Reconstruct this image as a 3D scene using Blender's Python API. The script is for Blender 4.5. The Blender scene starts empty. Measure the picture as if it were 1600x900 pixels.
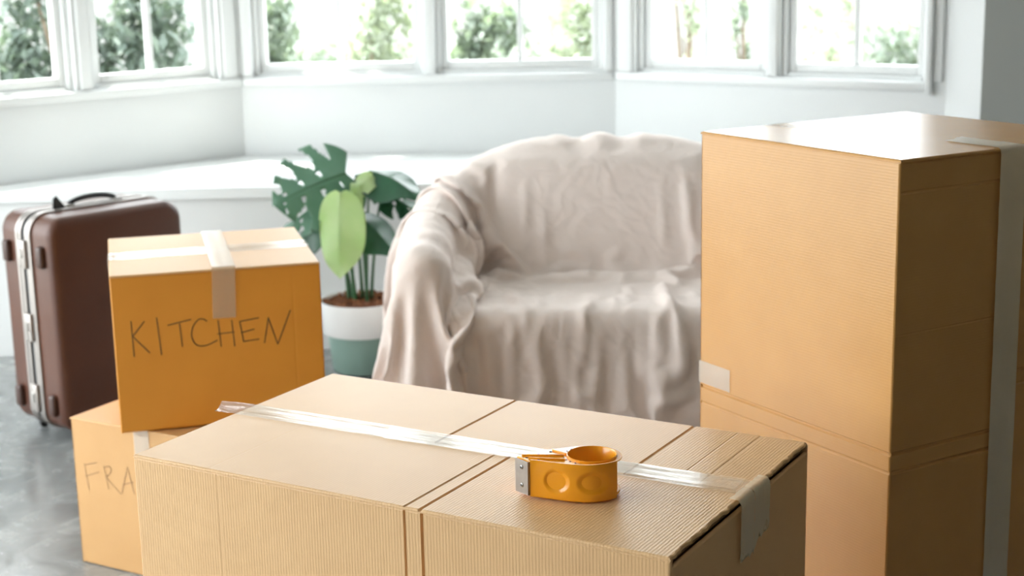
import bpy, bmesh, math, random
import numpy as np
from mathutils import Vector, Matrix

scene = bpy.context.scene
COL = scene.collection
R = math.radians

# ------------------------------------------------------------------ camera
cam_d = bpy.data.cameras.new('camera')
cam = bpy.data.objects.new('camera', cam_d); COL.objects.link(cam)
pitch, roll = .21772, -.020637
f_ = Vector((0, math.cos(pitch), -math.sin(pitch))); r_ = Vector((1, 0, 0)); u_ = r_.cross(f_)
rr = r_ * math.cos(roll) + u_ * math.sin(roll); uu = u_ * math.cos(roll) - r_ * math.sin(roll)
mw = Matrix((rr, uu, -f_)).transposed().to_4x4(); mw.translation = (0, 0, 1.5)
cam.matrix_world = mw
cam_d.sensor_width = 36; cam_d.lens = 54; cam_d.clip_start = .05; cam_d.clip_end = 300
cam_d.dof.use_dof = True; cam_d.dof.focus_distance = 2.25; cam_d.dof.aperture_fstop = 5.8
scene.camera = cam

# ------------------------------------------------------------------ sky, sun, exposure
w = bpy.data.worlds.new('sky'); scene.world = w; w.use_nodes = True
bg = w.node_tree.nodes['Background']; bg.inputs[0].default_value = (.93, .97, 1.0, 1); bg.inputs[1].default_value = 7.2
sd = bpy.data.lights.new('sun', 'SUN'); sd.energy = 14; sd.angle = R(1.0); sd.color = (1, .95, .87)
sun = bpy.data.objects.new('sun', sd); COL.objects.link(sun)
sdir = Vector((.80, -.45, -1.6)).normalized()          # travelling direction of the sunlight
sun.rotation_euler = sdir.to_track_quat('-Z', 'Y').to_euler(); sun.location = (-4, 9, 9)
vs = scene.view_settings; vs.view_transform = 'Standard'; vs.look = 'None'; vs.gamma = 1.0; vs.exposure = 0.18
vs.use_curve_mapping = False

# ------------------------------------------------------------------ materials
def mat(name, col, rough=.5, metal=0., spec=.5, noise=None, bump=None, sheen=0., coat=0., coords='Object', sub=0.):
    """principled material; noise=(scale, amount, second colour), bump=(scale, strength, distance)"""
    m = bpy.data.materials.new(name); m.use_nodes = True
    nt = m.node_tree; p = nt.nodes['Principled BSDF']
    p.inputs['Base Color'].default_value = (*col, 1); p.inputs['Roughness'].default_value = rough
    p.inputs['Metallic'].default_value = metal; p.inputs['Specular IOR Level'].default_value = spec
    p.inputs['Coat Weight'].default_value = coat
    tc = nt.nodes.new('ShaderNodeTexCoord')
    if noise:
        n = nt.nodes.new('ShaderNodeTexNoise'); n.inputs['Scale'].default_value = noise[0]; n.inputs['Detail'].default_value = 5
        nt.links.new(tc.outputs[coords], n.inputs['Vector'])
        mx = nt.nodes.new('ShaderNodeMix'); mx.data_type = 'RGBA'
        rp = nt.nodes.new('ShaderNodeMapRange'); rp.inputs[1].default_value = .35; rp.inputs[2].default_value = .65
        rp.inputs[4].default_value = noise[1]
        nt.links.new(n.outputs[0], rp.inputs[0]); nt.links.new(rp.outputs[0], mx.inputs[0])
        mx.inputs[6].default_value = (*col, 1); mx.inputs[7].default_value = (*noise[2], 1)
        nt.links.new(mx.outputs[2], p.inputs['Base Color'])
    if bump:
        n = nt.nodes.new('ShaderNodeTexNoise'); n.inputs['Scale'].default_value = bump[0]; n.inputs['Detail'].default_value = 4
        nt.links.new(tc.outputs[coords], n.inputs['Vector'])
        b = nt.nodes.new('ShaderNodeBump'); b.inputs['Strength'].default_value = bump[1]; b.inputs['Distance'].default_value = bump[2]
        nt.links.new(n.outputs[0], b.inputs['Height']); nt.links.new(b.outputs[0], p.inputs['Normal'])
    return m

def cardboard(name, col, col2, axis='X', rough=.5, spec=.5, ribs=.11):
    """kraft board: mottled colour and the faint ribs of the fluting"""
    m = mat(name, col, rough, spec=spec, noise=(7, .8, col2))
    nt = m.node_tree; p = nt.nodes['Principled BSDF']
    tc = [n for n in nt.nodes if n.type == 'TEX_COORD'][0]
    wv = nt.nodes.new('ShaderNodeTexWave'); wv.bands_direction = axis; wv.inputs['Scale'].default_value = 62
    wv.inputs['Distortion'].default_value = .6; wv.inputs['Detail'].default_value = 1
    n = nt.nodes.new('ShaderNodeTexNoise'); n.inputs['Scale'].default_value = 260
    nt.links.new(tc.outputs['Object'], wv.inputs['Vector']); nt.links.new(tc.outputs['Object'], n.inputs['Vector'])
    ad = nt.nodes.new('ShaderNodeMath'); ad.operation = 'MULTIPLY_ADD'; ad.inputs[1].default_value = .5
    nt.links.new(n.outputs[0], ad.inputs[0]); nt.links.new(wv.outputs[1], ad.inputs[2])
    b = nt.nodes.new('ShaderNodeBump'); b.inputs['Strength'].default_value = ribs; b.inputs['Distance'].default_value = .0010
    nt.links.new(ad.outputs[0], b.inputs['Height']); nt.links.new(b.outputs[0], p.inputs['Normal'])
    return m

def film(name, gloss, milky, rough, tint=(.97, .97, .95), body=(.80, .80, .75)):
    """clear adhesive tape: see-through film with a glossy coat and a milky share"""
    m = bpy.data.materials.new(name); m.use_nodes = True; nt = m.node_tree; nt.nodes.clear()
    out = nt.nodes.new('ShaderNodeOutputMaterial')
    tr = nt.nodes.new('ShaderNodeBsdfTransparent'); tr.inputs[0].default_value = (*tint, 1)
    df = nt.nodes.new('ShaderNodeBsdfDiffuse'); df.inputs[0].default_value = (*body, 1)
    gl = nt.nodes.new('ShaderNodeBsdfGlossy'); gl.inputs['Roughness'].default_value = rough
    fr = nt.nodes.new('ShaderNodeFresnel'); fr.inputs[0].default_value = 1.5
    ml = nt.nodes.new('ShaderNodeMath'); ml.operation = 'MULTIPLY'; ml.inputs[1].default_value = gloss
    ml.use_clamp = True
    tc = nt.nodes.new('ShaderNodeTexCoord'); mp = nt.nodes.new('ShaderNodeMapping')
    mp.inputs['Scale'].default_value = (5, 60, 60)
    n = nt.nodes.new('ShaderNodeTexNoise'); n.inputs['Scale'].default_value = 2.2; n.inputs['Detail'].default_value = 5
    nt.links.new(tc.outputs['Object'], mp.inputs[0]); nt.links.new(mp.outputs[0], n.inputs['Vector'])
    b = nt.nodes.new('ShaderNodeBump'); b.inputs['Strength'].default_value = .5; b.inputs['Distance'].default_value = .0014
    nt.links.new(n.outputs[0], b.inputs['Height'])
    for s in (gl, fr, df): nt.links.new(b.outputs[0], s.inputs['Normal'])
    m1 = nt.nodes.new('ShaderNodeMixShader'); m1.inputs[0].default_value = milky
    nt.links.new(tr.outputs[0], m1.inputs[1]); nt.links.new(df.outputs[0], m1.inputs[2])
    m2 = nt.nodes.new('ShaderNodeMixShader'); nt.links.new(fr.outputs[0], ml.inputs[0]); nt.links.new(ml.outputs[0], m2.inputs[0])
    nt.links.new(m1.outputs[0], m2.inputs[1]); nt.links.new(gl.outputs[0], m2.inputs[2])
    nt.links.new(m2.outputs[0], out.inputs[0])
    return m

def pane_glass(name):
    m = bpy.data.materials.new(name); m.use_nodes = True; nt = m.node_tree; nt.nodes.clear()
    out = nt.nodes.new('ShaderNodeOutputMaterial'); tr = nt.nodes.new('ShaderNodeBsdfTransparent')
    gl = nt.nodes.new('ShaderNodeBsdfGlossy'); gl.inputs['Roughness'].default_value = .02
    tr.inputs[0].default_value = (.97, .99, .98, 1)
    fr = nt.nodes.new('ShaderNodeFresnel'); fr.inputs[0].default_value = 1.3
    mx = nt.nodes.new('ShaderNodeMixShader'); nt.links.new(fr.outputs[0], mx.inputs[0])
    nt.links.new(tr.outputs[0], mx.inputs[1]); nt.links.new(gl.outputs[0], mx.inputs[2]); nt.links.new(mx.outputs[0], out.inputs[0])
    return m

M = {}
M['wall'] = mat('white_wall_paint', (.72, .74, .74), .6, bump=(60, .05, .002))
M['trim'] = mat('white_gloss_paint', (.75, .77, .77), .35)
M['shade_grey_wall'] = mat('shade_grey_wall_paint', (.52, .55, .54), .7, bump=(50, .05, .002))  # greyer than the other walls: the shade on this wall is in the colour
M['room'] = mat('room_paint', (.33, .27, .17), .8)
M['ceiling'] = mat('ceiling_paint', (.75, .75, .74), .8)
M['glass'] = pane_glass('pane_glass')
M['kraft_pale'] = cardboard('kraft_pale', (.79, .50, .25), (.75, .465, .23), 'X', .40, .4, .2)
M['kraft_tan'] = cardboard('kraft_tan', (.62, .325, .10), (.585, .30, .09), 'Z', .27, .7, .07)
M['kraft_orange'] = cardboard('kraft_orange', (.66, .27, .026), (.62, .245, .022), 'X', .5)
M['kraft_mid'] = cardboard('kraft_mid', (.61, .35, .145), (.575, .325, .13), 'X', .48)
M['kraft_edge'] = mat('kraft_cut_edge', (.36, .22, .11), .8, noise=(150, .8, (.2, .12, .06)))
M['tape'] = film('clear_tape', .20, .16, .14)
M['tape_milky'] = film('milky_tape', .25, .42, .3, (.96, .94, .88), (.66, .55, .41))
M['tape_painted_sheen'] = film('painted_sheen_tape', .4, .6, .3, (.96, .94, .88), (.95, .84, .62))  # tape on shaded faces; its reflected brightness is put into the body colour
M['ink'] = mat('marker_ink', (.14, .075, .02), .6)
M['orange'] = mat('orange_plastic', (1.0, .40, .016), .22, coat=.3)
M['steel'] = mat('brushed_steel', (.42, .40, .38), .36, 1., noise=(80, .5, (.33, .31, .30)))
M['alu'] = mat('aluminium_band', (.40, .37, .35), .5, 1.)
M['dark'] = mat('dark_rubber', (.02, .02, .022), .55)
M['leather'] = mat('brown_leatherette', (.088, .030, .015), .42, noise=(6, .7, (.07, .023, .012)), bump=(240, .25, .0015))
M['bumper'] = mat('dark_brown_bumper', (.05, .02, .013), .4)
M['pot_white'] = mat('white_ceramic', (.82, .82, .81), .25)
M['pot_green'] = mat('sage_glaze', (.24, .36, .31), .35)
M['bark'] = mat('bark_mulch', (.30, .11, .04), .9, noise=(90, 1., (.10, .035, .015)))
M['sheet'] = mat('cotton_sheet', (.80, .71, .665), .85, spec=.2, bump=(700, .12, .001))
def crease_relief(m):
    nt = m.node_tree; p = nt.nodes['Principled BSDF']; tc = [n for n in nt.nodes if n.type == 'TEX_COORD'][0]
    n = nt.nodes.new('ShaderNodeTexNoise'); n.inputs['Scale'].default_value = 5; n.inputs['Detail'].default_value = 3
    nt.links.new(tc.outputs['Object'], n.inputs['Vector'])
    mv = nt.nodes.new('ShaderNodeMix'); mv.data_type = 'VECTOR'; mv.inputs[0].default_value = .14
    nt.links.new(tc.outputs['Object'], mv.inputs[4]); nt.links.new(n.outputs[1], mv.inputs[5])
    hs = []
    for sc_, w_ in ((8.5, .22), (17., .25)):
        v = nt.nodes.new('ShaderNodeTexVoronoi'); v.feature = 'DISTANCE_TO_EDGE'; v.inputs['Scale'].default_value = sc_
        nt.links.new(mv.outputs[1], v.inputs['Vector'])
        r = nt.nodes.new('ShaderNodeMapRange'); r.interpolation_type = 'SMOOTHSTEP'; r.inputs[2].default_value = w_; r.inputs[3].default_value = 1.; r.inputs[4].default_value = 0.
        nt.links.new(v.outputs['Distance'], r.inputs[0]); hs.append(r)
    ad = nt.nodes.new('ShaderNodeMath'); ad.operation = 'MULTIPLY_ADD'; ad.inputs[1].default_value = .45
    nt.links.new(hs[1].outputs[0], ad.inputs[0]); nt.links.new(hs[0].outputs[0], ad.inputs[2])
    b = nt.nodes.new('ShaderNodeBump'); b.inputs['Strength'].default_value = .18; b.inputs['Distance'].default_value = .012
    nt.links.new(ad.outputs[0], b.inputs['Height'])
    old = p.inputs['Normal'].links[0].from_node; nt.links.new(b.outputs[0], old.inputs['Normal'])
crease_relief(M['sheet'])
M['upholstery'] = mat('grey_upholstery', (.4, .37, .34), .9)

def leaf_mat(name, col, col2, rough=.28, trans=.25):
    m = mat(name, col, rough, noise=(14, .8, col2)); nt = m.node_tree; p = nt.nodes['Principled BSDF']
    out = nt.nodes['Material Output']; t = nt.nodes.new('ShaderNodeBsdfTranslucent')
    t.inputs[0].default_value = (col[0] * 1.6 + .03, min(1, col[1] * 1.7 + .06), col[2] * 1.1, 1)
    mx = nt.nodes.new('ShaderNodeMixShader'); mx.inputs[0].default_value = trans
    nt.links.new(p.outputs[0], mx.inputs[1]); nt.links.new(t.outputs[0], mx.inputs[2]); nt.links.new(mx.outputs[0], out.inputs[0])
    return m
M['leaf_dark'] = leaf_mat('leaf_dark', (.022, .085, .045), (.03, .12, .06), .3)
M['leaf_hazed'] = leaf_mat('leaf_hazed', (.12, .235, .165), (.08, .185, .12), .24)  # lightened and greyed: haze and reflection on the leaf painted into its green
M['leaf_pale'] = leaf_mat('leaf_pale', (.48, .58, .34), (.36, .52, .24), .4, .35)
M['stalk'] = mat('leaf_stalk', (.04, .12, .05), .35)
M['hedge'] = leaf_mat('garden_leaf_hazed', (.19, .23, .20), (.24, .275, .235), .5, .2)  # garden greens paled and desaturated, outdoor haze mixed into all three colours
M['hedge_dark'] = leaf_mat('garden_leaf_dark_hazed', (.14, .18, .16), (.18, .215, .19), .5, .15)
M['hedge_light'] = leaf_mat('garden_leaf_light_hazed', (.31, .345, .285), (.37, .40, .34), .5, .2)
M['trunk'] = mat('tree_bark', (.22, .17, .12), .9, noise=(12, .8, (.12, .09, .06)))
M['gravel'] = mat('pale_paving', (.24, .24, .23), .9, noise=(3, .6, (.19, .20, .18)))
M['render_white'] = mat('garden_wall_render', (.27, .27, .26), .9)

def floor_mat():
    m = mat('polished_stone', (.16, .17, .17), .16, noise=(1.1, .9, (.34, .35, .345)))
    nt = m.node_tree; p = nt.nodes['Principled BSDF']
    tc = [n for n in nt.nodes if n.type == 'TEX_COORD'][0]
    n = nt.nodes.new('ShaderNodeTexNoise'); n.inputs['Scale'].default_value = 5; n.inputs['Detail'].default_value = 6
    n.inputs['Distortion'].default_value = 2.2
    nt.links.new(tc.outputs['Object'], n.inputs['Vector'])
    rp = nt.nodes.new('ShaderNodeMapRange'); rp.inputs[1].default_value = .3; rp.inputs[2].default_value = .7
    rp.inputs[3].default_value = .12; rp.inputs[4].default_value = .34
    nt.links.new(n.outputs[0], rp.inputs[0]); nt.links.new(rp.outputs[0], p.inputs['Roughness'])
    src = p.inputs['Base Color'].links[0].from_socket
    mx = nt.nodes.new('ShaderNodeMix'); mx.data_type = 'RGBA'; mx.blend_type = 'OVERLAY'; mx.inputs[0].default_value = .55
    nt.links.new(src, mx.inputs[6]); nt.links.new(n.outputs[0], mx.inputs[7]); nt.links.new(mx.outputs[2], p.inputs['Base Color'])
    return m
M['floor'] = floor_mat()

# ------------------------------------------------------------------ helpers
def tag(o, label=None, cat=None, group=None, kind=None):
    if label: o['label'] = label
    if cat: o['category'] = cat
    if group: o['group'] = group
    if kind: o['kind'] = kind
    return o

def empty(name, loc=(0, 0, 0), rz=0.):
    o = bpy.data.objects.new(name, None); COL.objects.link(o); o.location = loc; o.rotation_euler = (0, 0, rz)
    o.empty_display_size = .1
    return o

def obj(name, verts, faces, m, parent=None, smooth=False, angle=None):
    me = bpy.data.meshes.new(name); me.from_pydata([tuple(v) for v in verts], [], faces); me.update()
    me.materials.append(m)
    if smooth:
        me.polygons.foreach_set('use_smooth', [True] * len(me.polygons))
        if angle: me.set_sharp_from_angle(angle=R(angle))
    o = bpy.data.objects.new(name, me); COL.objects.link(o)
    if parent: o.parent = parent
    return o

def bm_obj(name, bm, m, parent=None, smooth=False, angle=35):
    bmesh.ops.recalc_face_normals(bm, faces=bm.faces)
    me = bpy.data.meshes.new(name); bm.to_mesh(me); bm.free(); me.materials.append(m)
    if smooth:
        me.polygons.foreach_set('use_smooth', [True] * len(me.polygons)); me.set_sharp_from_angle(angle=R(angle))
    o = bpy.data.objects.new(name, me); COL.objects.link(o)
    if parent: o.parent = parent
    return o

def bm_box(bm, lo, hi, rot=None, bevel=0., seg=2):
    """axis box between two corners, optional bevel, optional 4x4 afterwards"""
    r = bmesh.ops.create_cube(bm, size=1.); vs_ = r['verts']
    c = (Vector(lo) + Vector(hi)) / 2; s = Vector(hi) - Vector(lo)
    for v in vs_: v.co = Vector((v.co.x * s.x, v.co.y * s.y, v.co.z * s.z)) + c
    if bevel:
        es = list({e for v in vs_ for e in v.link_edges})
        g = bmesh.ops.bevel(bm, geom=es, offset=bevel, segments=seg, affect='EDGES', profile=.5)
        vs_ = list({v for f in g['faces'] for v in f.verts} | {v for v in vs_ if v.is_valid})
    if rot is not None:
        bmesh.ops.transform(bm, matrix=rot, verts=vs_)
    return vs_

def box(name, lo, hi, m, parent=None, bevel=0., seg=2):
    bm = bmesh.new(); bm_box(bm, lo, hi, None, bevel, seg)
    return bm_obj(name, bm, m, parent, bevel > 0)

def wall_frame(P, Q):
    """matrix whose x runs along the wall P->Q, y points outwards (left of P->Q), z is up"""
    d = Vector((Q[0] - P[0], Q[1] - P[1], 0)); L = d.length; d /= L; n = Vector((-d.y, d.x, 0))
    m = Matrix((d, n, Vector((0, 0, 1)))).transposed().to_4x4(); m.translation = (P[0], P[1], 0)
    return m, L

def lathe(name, prof, m, parent, seg=48, z0=0.):
    vs_, fs = [], []
    for k in range(seg):
        a = 2 * math.pi * k / seg
        for r, z in prof: vs_.append((r * math.cos(a), r * math.sin(a), z + z0))
    n = len(prof)
    for k in range(seg):
        for i in range(n - 1):
            a, b = k * n + i, ((k + 1) % seg) * n + i
            fs.append((a, b, b + 1, a + 1))
    return obj(name, vs_, fs, m, parent, True, 40)

def tube(name, pts, rad, m, parent=None, seg=8):
    pts = [Vector(p) for p in pts]; n = len(pts); vs_, fs = [], []
    rad = rad if isinstance(rad, (list, tuple)) else [rad] * n
    up = Vector((0, 0, 1)); 
    for i, p in enumerate(pts):
        t = (pts[min(i + 1, n - 1)] - pts[max(i - 1, 0)]).normalized()
        s = t.cross(up); s = s.normalized() if s.length > .05 else t.cross(Vector((0, 1, 0))).normalized()
        q = s.cross(t)
        for k in range(seg):
            a = 2 * math.pi * k / seg; vs_.append(p + (s * math.cos(a) + q * math.sin(a)) * rad[i])
    for i in range(n - 1):
        for k in range(seg):
            a, b = i * seg + k, i * seg + (k + 1) % seg
            fs.append((a, b, b + seg, a + seg))
    fs.append(tuple(range(seg - 1, -1, -1))); fs.append(tuple((n - 1) * seg + k for k in range(seg)))
    return obj(name, vs_, fs, m, parent, True, 60)

def smooth_curve(pts, n=24):
    """Catmull-Rom through points"""
    pts = [Vector(p) for p in pts]; P = [2 * pts[0] - pts[1]] + pts + [2 * pts[-1] - pts[-2]]; out = []
    for i in range(1, len(P) - 2):
        for k in range(n):
            t = k / n; a, b, c, d = P[i - 1:i + 3]
            out.append(.5 * ((2 * b) + (c - a) * t + (2 * a - 5 * b + 4 * c - d) * t * t + (3 * b - a - 3 * c + d) * t ** 3))
    out.append(pts[-1]); return out

# ------------------------------------------------------------------ room shell
floor = box('floor', (-3.0, -4.5, -.1), (4.2, 6.75, 0), M['floor']); tag(floor, 'dark polished grey stone floor', None, None, 'structure')
ceil = box('ceiling', (-3.2, -4.6, 2.7), (4.3, 5.85, 2.8), M['ceiling']); tag(ceil, kind='structure')
b_ = box('wall_behind', (-3.2, -4.6, 0), (4.3, -4.5, 2.7), M['room']); tag(b_, kind='structure')
b_ = box('wall_right', (4.2, -4.5, 0), (4.3, 6.7, 2.7), M['room']); tag(b_, kind='structure')
b_ = box('wall_right_return', (1.72, 5.60, 0), (4.2, 5.72, 2.7), M['shade_grey_wall']); tag(b_, kind='structure')
b_ = box('wall_left_return', (-3.0, 5.73, 0), (-2.27, 5.85, 2.7), M['wall']); tag(b_, kind='structure')

P0, P1, P2, P3 = (-2.27, 5.68), (-1.15, 6.68), (.46, 6.60), (1.64, 5.77)
WZ0, WZ1 = .978, 2.42
T = .14
win_no = [0]
def wall_box(bm, mx, x0, x1, y0, y1, z0, z1, bev=0.):
    bm_box(bm, (x0, y0, z0), (x1, y1, z1), mx, bev)

def sash_window(mx, x0, x1, z0, z1, depth, nbars_h=(1.75,), sw=.052, mull=True, label=None):
    """casement set in an opening: frame, sash rails, glazing bars and one pane for each light"""
    win_no[0] += 1
    e = empty('window_%d' % win_no[0]); e.matrix_world = mx; tag(e, label, None, None, 'structure')
    y0 = depth
    fr = .022
    bm = bmesh.new()
    for a, b in (((x0, y0 - .02, z0), (x0 + fr, y0 + .07, z1)), ((x1 - fr, y0 - .02, z0), (x1, y0 + .07, z1)),
                 ((x0 + fr, y0 - .02, z0), (x1 - fr, y0 + .07, z0 + .014)), ((x0 + fr, y0 - .02, z1 - fr), (x1 - fr, y0 + .07, z1))):
        bm_box(bm, a, b, None, .004, 1)
    bm_obj('window_frame', bm, M['trim'], e, True)
    a0, a1, c0, c1 = x0 + fr, x1 - fr, z0 + .014, z1 - fr
    s = sw - fr
    for nm, a, b in (('stile', (a0, y0, c0), (a0 + s, y0 + .045, c1)), ('stile', (a1 - s, y0, c0), (a1, y0 + .045, c1)),
                     ('bottom_rail', (a0 + s, y0, c0), (a1 - s, y0 + .045, c0 + .038)), ('top_rail', (a0 + s, y0, c1 - s), (a1 - s, y0 + .045, c1))):
        box(nm, a, b, M['trim'], e, .005)
    xs = [a0 + s, a1 - s]; gz0, gz1 = c0 + .038, c1 - s
    mid = (a0 + a1) / 2
    if mull:
        box('glazing_bar', (mid - .011, y0 + .006, gz0), (mid + .011, y0 + .04, gz1), M['trim'], e, .004)
        xs = [a0 + s, mid - .011, mid + .011, a1 - s]
    zs = [gz0]
    for z in nbars_h:
        k = 0
        for i in range(0, len(xs), 2):
            box('glazing_bar', (xs[i], y0 + .006, z - .011), (xs[i + 1], y0 + .04, z + .011), M['trim'], e, .004)
        zs += [z - .011, z + .011]
    zs.append(gz1)
    for i in range(0, len(xs), 2):
        for j in range(0, len(zs), 2):
            x_0, x_1, z_0, z_1 = xs[i], xs[i + 1], zs[j], zs[j + 1]
            obj('pane', [(x_0, y0 + .022, z_0), (x_1, y0 + .022, z_0), (x_1, y0 + .022, z_1), (x_0, y0 + .022, z_1)], [(0, 1, 2, 3)], M['glass'], e)
    return e

def bay_wall(name, P, Q, wins, ext=(0, 0), label=''):
    mx, L = wall_frame(P, Q)
    bm = bmesh.new(); x_a, x_b = -ext[0], L + ext[1]
    wall_box(bm, mx, x_a, x_b, 0, T, 0, WZ0)
    wall_box(bm, mx, x_a, x_b, 0, T, WZ1, 2.7)
    edges = [x_a] + [v for w_ in wins for v in w_] + [x_b]
    for i in range(0, len(edges), 2): wall_box(bm, mx, edges[i], edges[i + 1], 0, T, WZ0, WZ1)
    o = bm_obj(name, bm, M['wall'], None); tag(o, label, None, None, 'structure')
    for x0, x1 in wins: sash_window(mx, x0, x1, WZ0, WZ1, .05)
    return mx, L

mxL, LL = bay_wall('wall_bay_left', P0, P1, [(.14, .735), (.815, 1.40)], (.15, .06))
mxC, LC = bay_wall('wall_bay_back', P1, P2, [(.052, .795), (.842, 1.566)], (.06, .06))
mxR, LR = bay_wall('wall_bay_right', P2, P3, [(.095, .708), (.758, 1.362)], (.06, .0))
# stool (inner sill board) below the windows of each side
for i, (mx, L, a, b) in enumerate(((mxL, LL, -.1, LL - .012), (mxC, LC, .012, LC - .012), (mxR, LR, .012, LR - .075))):
    bm = bmesh.new()
    bm_box(bm, (a, -.026, .942), (b, .0, .976), mx, .006)
    tag(bm_obj('trim_%d' % (i + 1), bm, M['trim'], None, True), 'white sill board under the bay windows', None, None, 'structure')
# casing strips between and beside the windows
k = 4
for mx, xs in ((mxL, ((.752, .798), (1.415, 1.475))), (mxC, ((.012, .05), (.797, .84), (1.568, 1.60))), (mxR, ((.02, .085), (.712, .754), (1.366, 1.43)))):
    for a, b in xs:
        bm = bmesh.new(); bm_box(bm, (a, -.014, .978), (b, 0, 2.44), mx, .004)
        tag(bm_obj('trim_%d' % k, bm, M['trim'], None, True), None, None, None, 'structure'); k += 1
bm = bmesh.new(); bm_box(bm, (1.372, -.040, .93), (1.395, -.014, 2.44), mxR, .006)
tag(bm_obj('trim_%d' % k, bm, M['trim'], None, True), None, None, None, 'structure'); k += 1
# return of the bay opening on the right
mxS, LS = wall_frame(P3, (1.72, 5.60))
bm = bmesh.new(); bm_box(bm, (0, 0, 0), (LS, .09, 2.7), mxS)
tag(bm_obj('wall_bay_return', bm, M['wall']), 'white reveal at the right end of the bay', None, None, 'structure')
# side wall with tall garden windows, left of the view
bm = bmesh.new()
SW = [(.25, 2.6), (2.85, 5.4)]
mxW, LW = wall_frame((-3.0, -4.5), (-3.0, 5.85))
wall_box(bm, mxW, 0, LW, 0, .14, 0, .12); wall_box(bm, mxW, 0, LW, 0, .14, 2.45, 2.7)
ed = [0] + [v + 4.5 for w_ in SW for v in w_] + [LW]
for i in range(0, len(ed), 2): wall_box(bm, mxW, ed[i], ed[i + 1], 0, .14, .12, 2.45)
tag(bm_obj('wall_left', bm, M['wall']), kind='structure')
for a, b in SW: sash_window(mxW, a + 4.5, b + 4.5, .12, 2.45, .05, (.9, 1.65))

# roof over the bay, unseen eaves added half a metre past the walls to block sun
ev = [(-3.2, 5.85), (4.3, 5.85), (2.35, 5.85), (.68, 7.10), (-1.37, 7.20), (-2.88, 5.85)]
ev = [(2.35, 5.85), (.68, 7.10), (-1.37, 7.20), (-2.88, 5.85)]
vs_ = [(x, y, 2.7) for x, y in ev] + [(x, y, 2.8) for x, y in ev]
tag(obj('ceiling_bay_sunshade', vs_, [(3, 2, 1, 0), (4, 5, 6, 7)] + [(i, (i + 1) % 4, 4 + (i + 1) % 4, 4 + i) for i in range(4)], M['ceiling']), kind='structure')
# window seat: bench board with a front panel, filling the bay
seat = empty('window_seat', (0, 5.9, 0)); tag(seat, 'long white built-in window seat running under the bay windows', 'window seat')
bench_poly = [(-2.19, 5.735), (1.62, 5.735), (1.60, 5.79), (.44, 6.59), (-1.13, 6.67)]
vs_ = [(x, y - 5.9, .60) for x, y in bench_poly] + [(x, y - 5.9, .64) for x, y in bench_poly]; n = len(bench_poly)
obj('seat_board', vs_, [tuple(range(n - 1, -1, -1)), tuple(range(n, 2 * n))] + [(i, (i + 1) % n, n + (i + 1) % n, n + i) for i in range(n)], M['trim'], seat)
M['bench_front_shaded'] = mat('bench_front_shaded_paint', (.68, .69, .685), .5)  # same white as the seat board, darkened: shade on the front put into colour
box('front_panel', (-2.19, 5.755 - 5.9, 0.0), (1.62, 5.785 - 5.9, .60), M['bench_front_shaded'], seat)

# ------------------------------------------------------------------ cardboard boxes
def panel(name, O, U, V, N, w_, h_, m, parent, gu=(), gv=(), th=.005, b=.003, jag=None, seed=1):
    """one board panel, w along U and h along V, outer face towards N, with pressed crease lines.
    gu / gv: (position, width, depth) of creases crossing U / V; jag: ragged amount on the V=0 edge"""
    O, U, V, N = Vector(O), Vector(U), Vector(V), Vector(N)
    def ticks(L, gs):
        t = [(0, -b), (b * .35, -b * .35), (b, 0), (b + .0012, 0)]
        for p, wd, dp in gs: t += [(p - wd - .0012, 0), (p - wd, 0), (p - wd * .35, -dp), (p + wd * .35, -dp), (p + wd, 0), (p + wd + .0012, 0)]
        t += [(L - b - .0012, 0), (L - b, 0), (L - b * .35, -b * .35), (L, -b)]
        return sorted(t)
    tu, tv = ticks(w_, gu), ticks(h_, gv)
    if jag:
        rng = random.Random(seed); k_ = 46
        tu = sorted(tu + [(b * 1.5 + (w_ - 3 * b) * (i + .5) / k_, 0) for i in range(k_)])
        js = [rng.uniform(0, jag) for _ in tu]; js = [(js[max(i - 1, 0)] + js[i] * 2 + js[min(i + 1, len(js) - 1)]) / 4 for i in range(len(js))]
    vs_, fs = [], []; nu, nv = len(tu), len(tv)
    for i, (u, du) in enumerate(tu):
        for j, (v, dv) in enumerate(tv):
            vv = v + (js[i] if jag and j < 4 else 0)
            vs_.append(O + U * u + V * vv + N * min(du, dv))
    for i in range(nu - 1):
        for j in range(nv - 1): fs.append((i * nv + j, (i + 1) * nv + j, (i + 1) * nv + j + 1, i * nv + j + 1))
    ring = [(i, 0) for i in range(nu)] + [(nu - 1, j) for j in range(1, nv)] + [(i, nv - 1) for i in range(nu - 2, -1, -1)] + [(0, j) for j in range(nv - 2, 0, -1)]
    base = len(vs_)
    for i, j in ring:
        vs_.append(O + U * tu[i][0] + V * (tv[j][0] + (js[i] if jag and j < 3 else 0)) - N * th)
    L = len(ring)
    for k_ in range(L):
        i, j = ring[k_]; i2, j2 = ring[(k_ + 1) % L]
        fs.append((i * nv + j, base + k_, base + (k_ + 1) % L, i2 * nv + j2))
    fs.append(tuple(base + k_ for k_ in range(L - 1, -1, -1)))
    if U.cross(V).dot(N) < 0: fs = [tuple(reversed(f)) for f in fs]
    return obj(name, vs_, fs, m, parent, True, 28)

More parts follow.
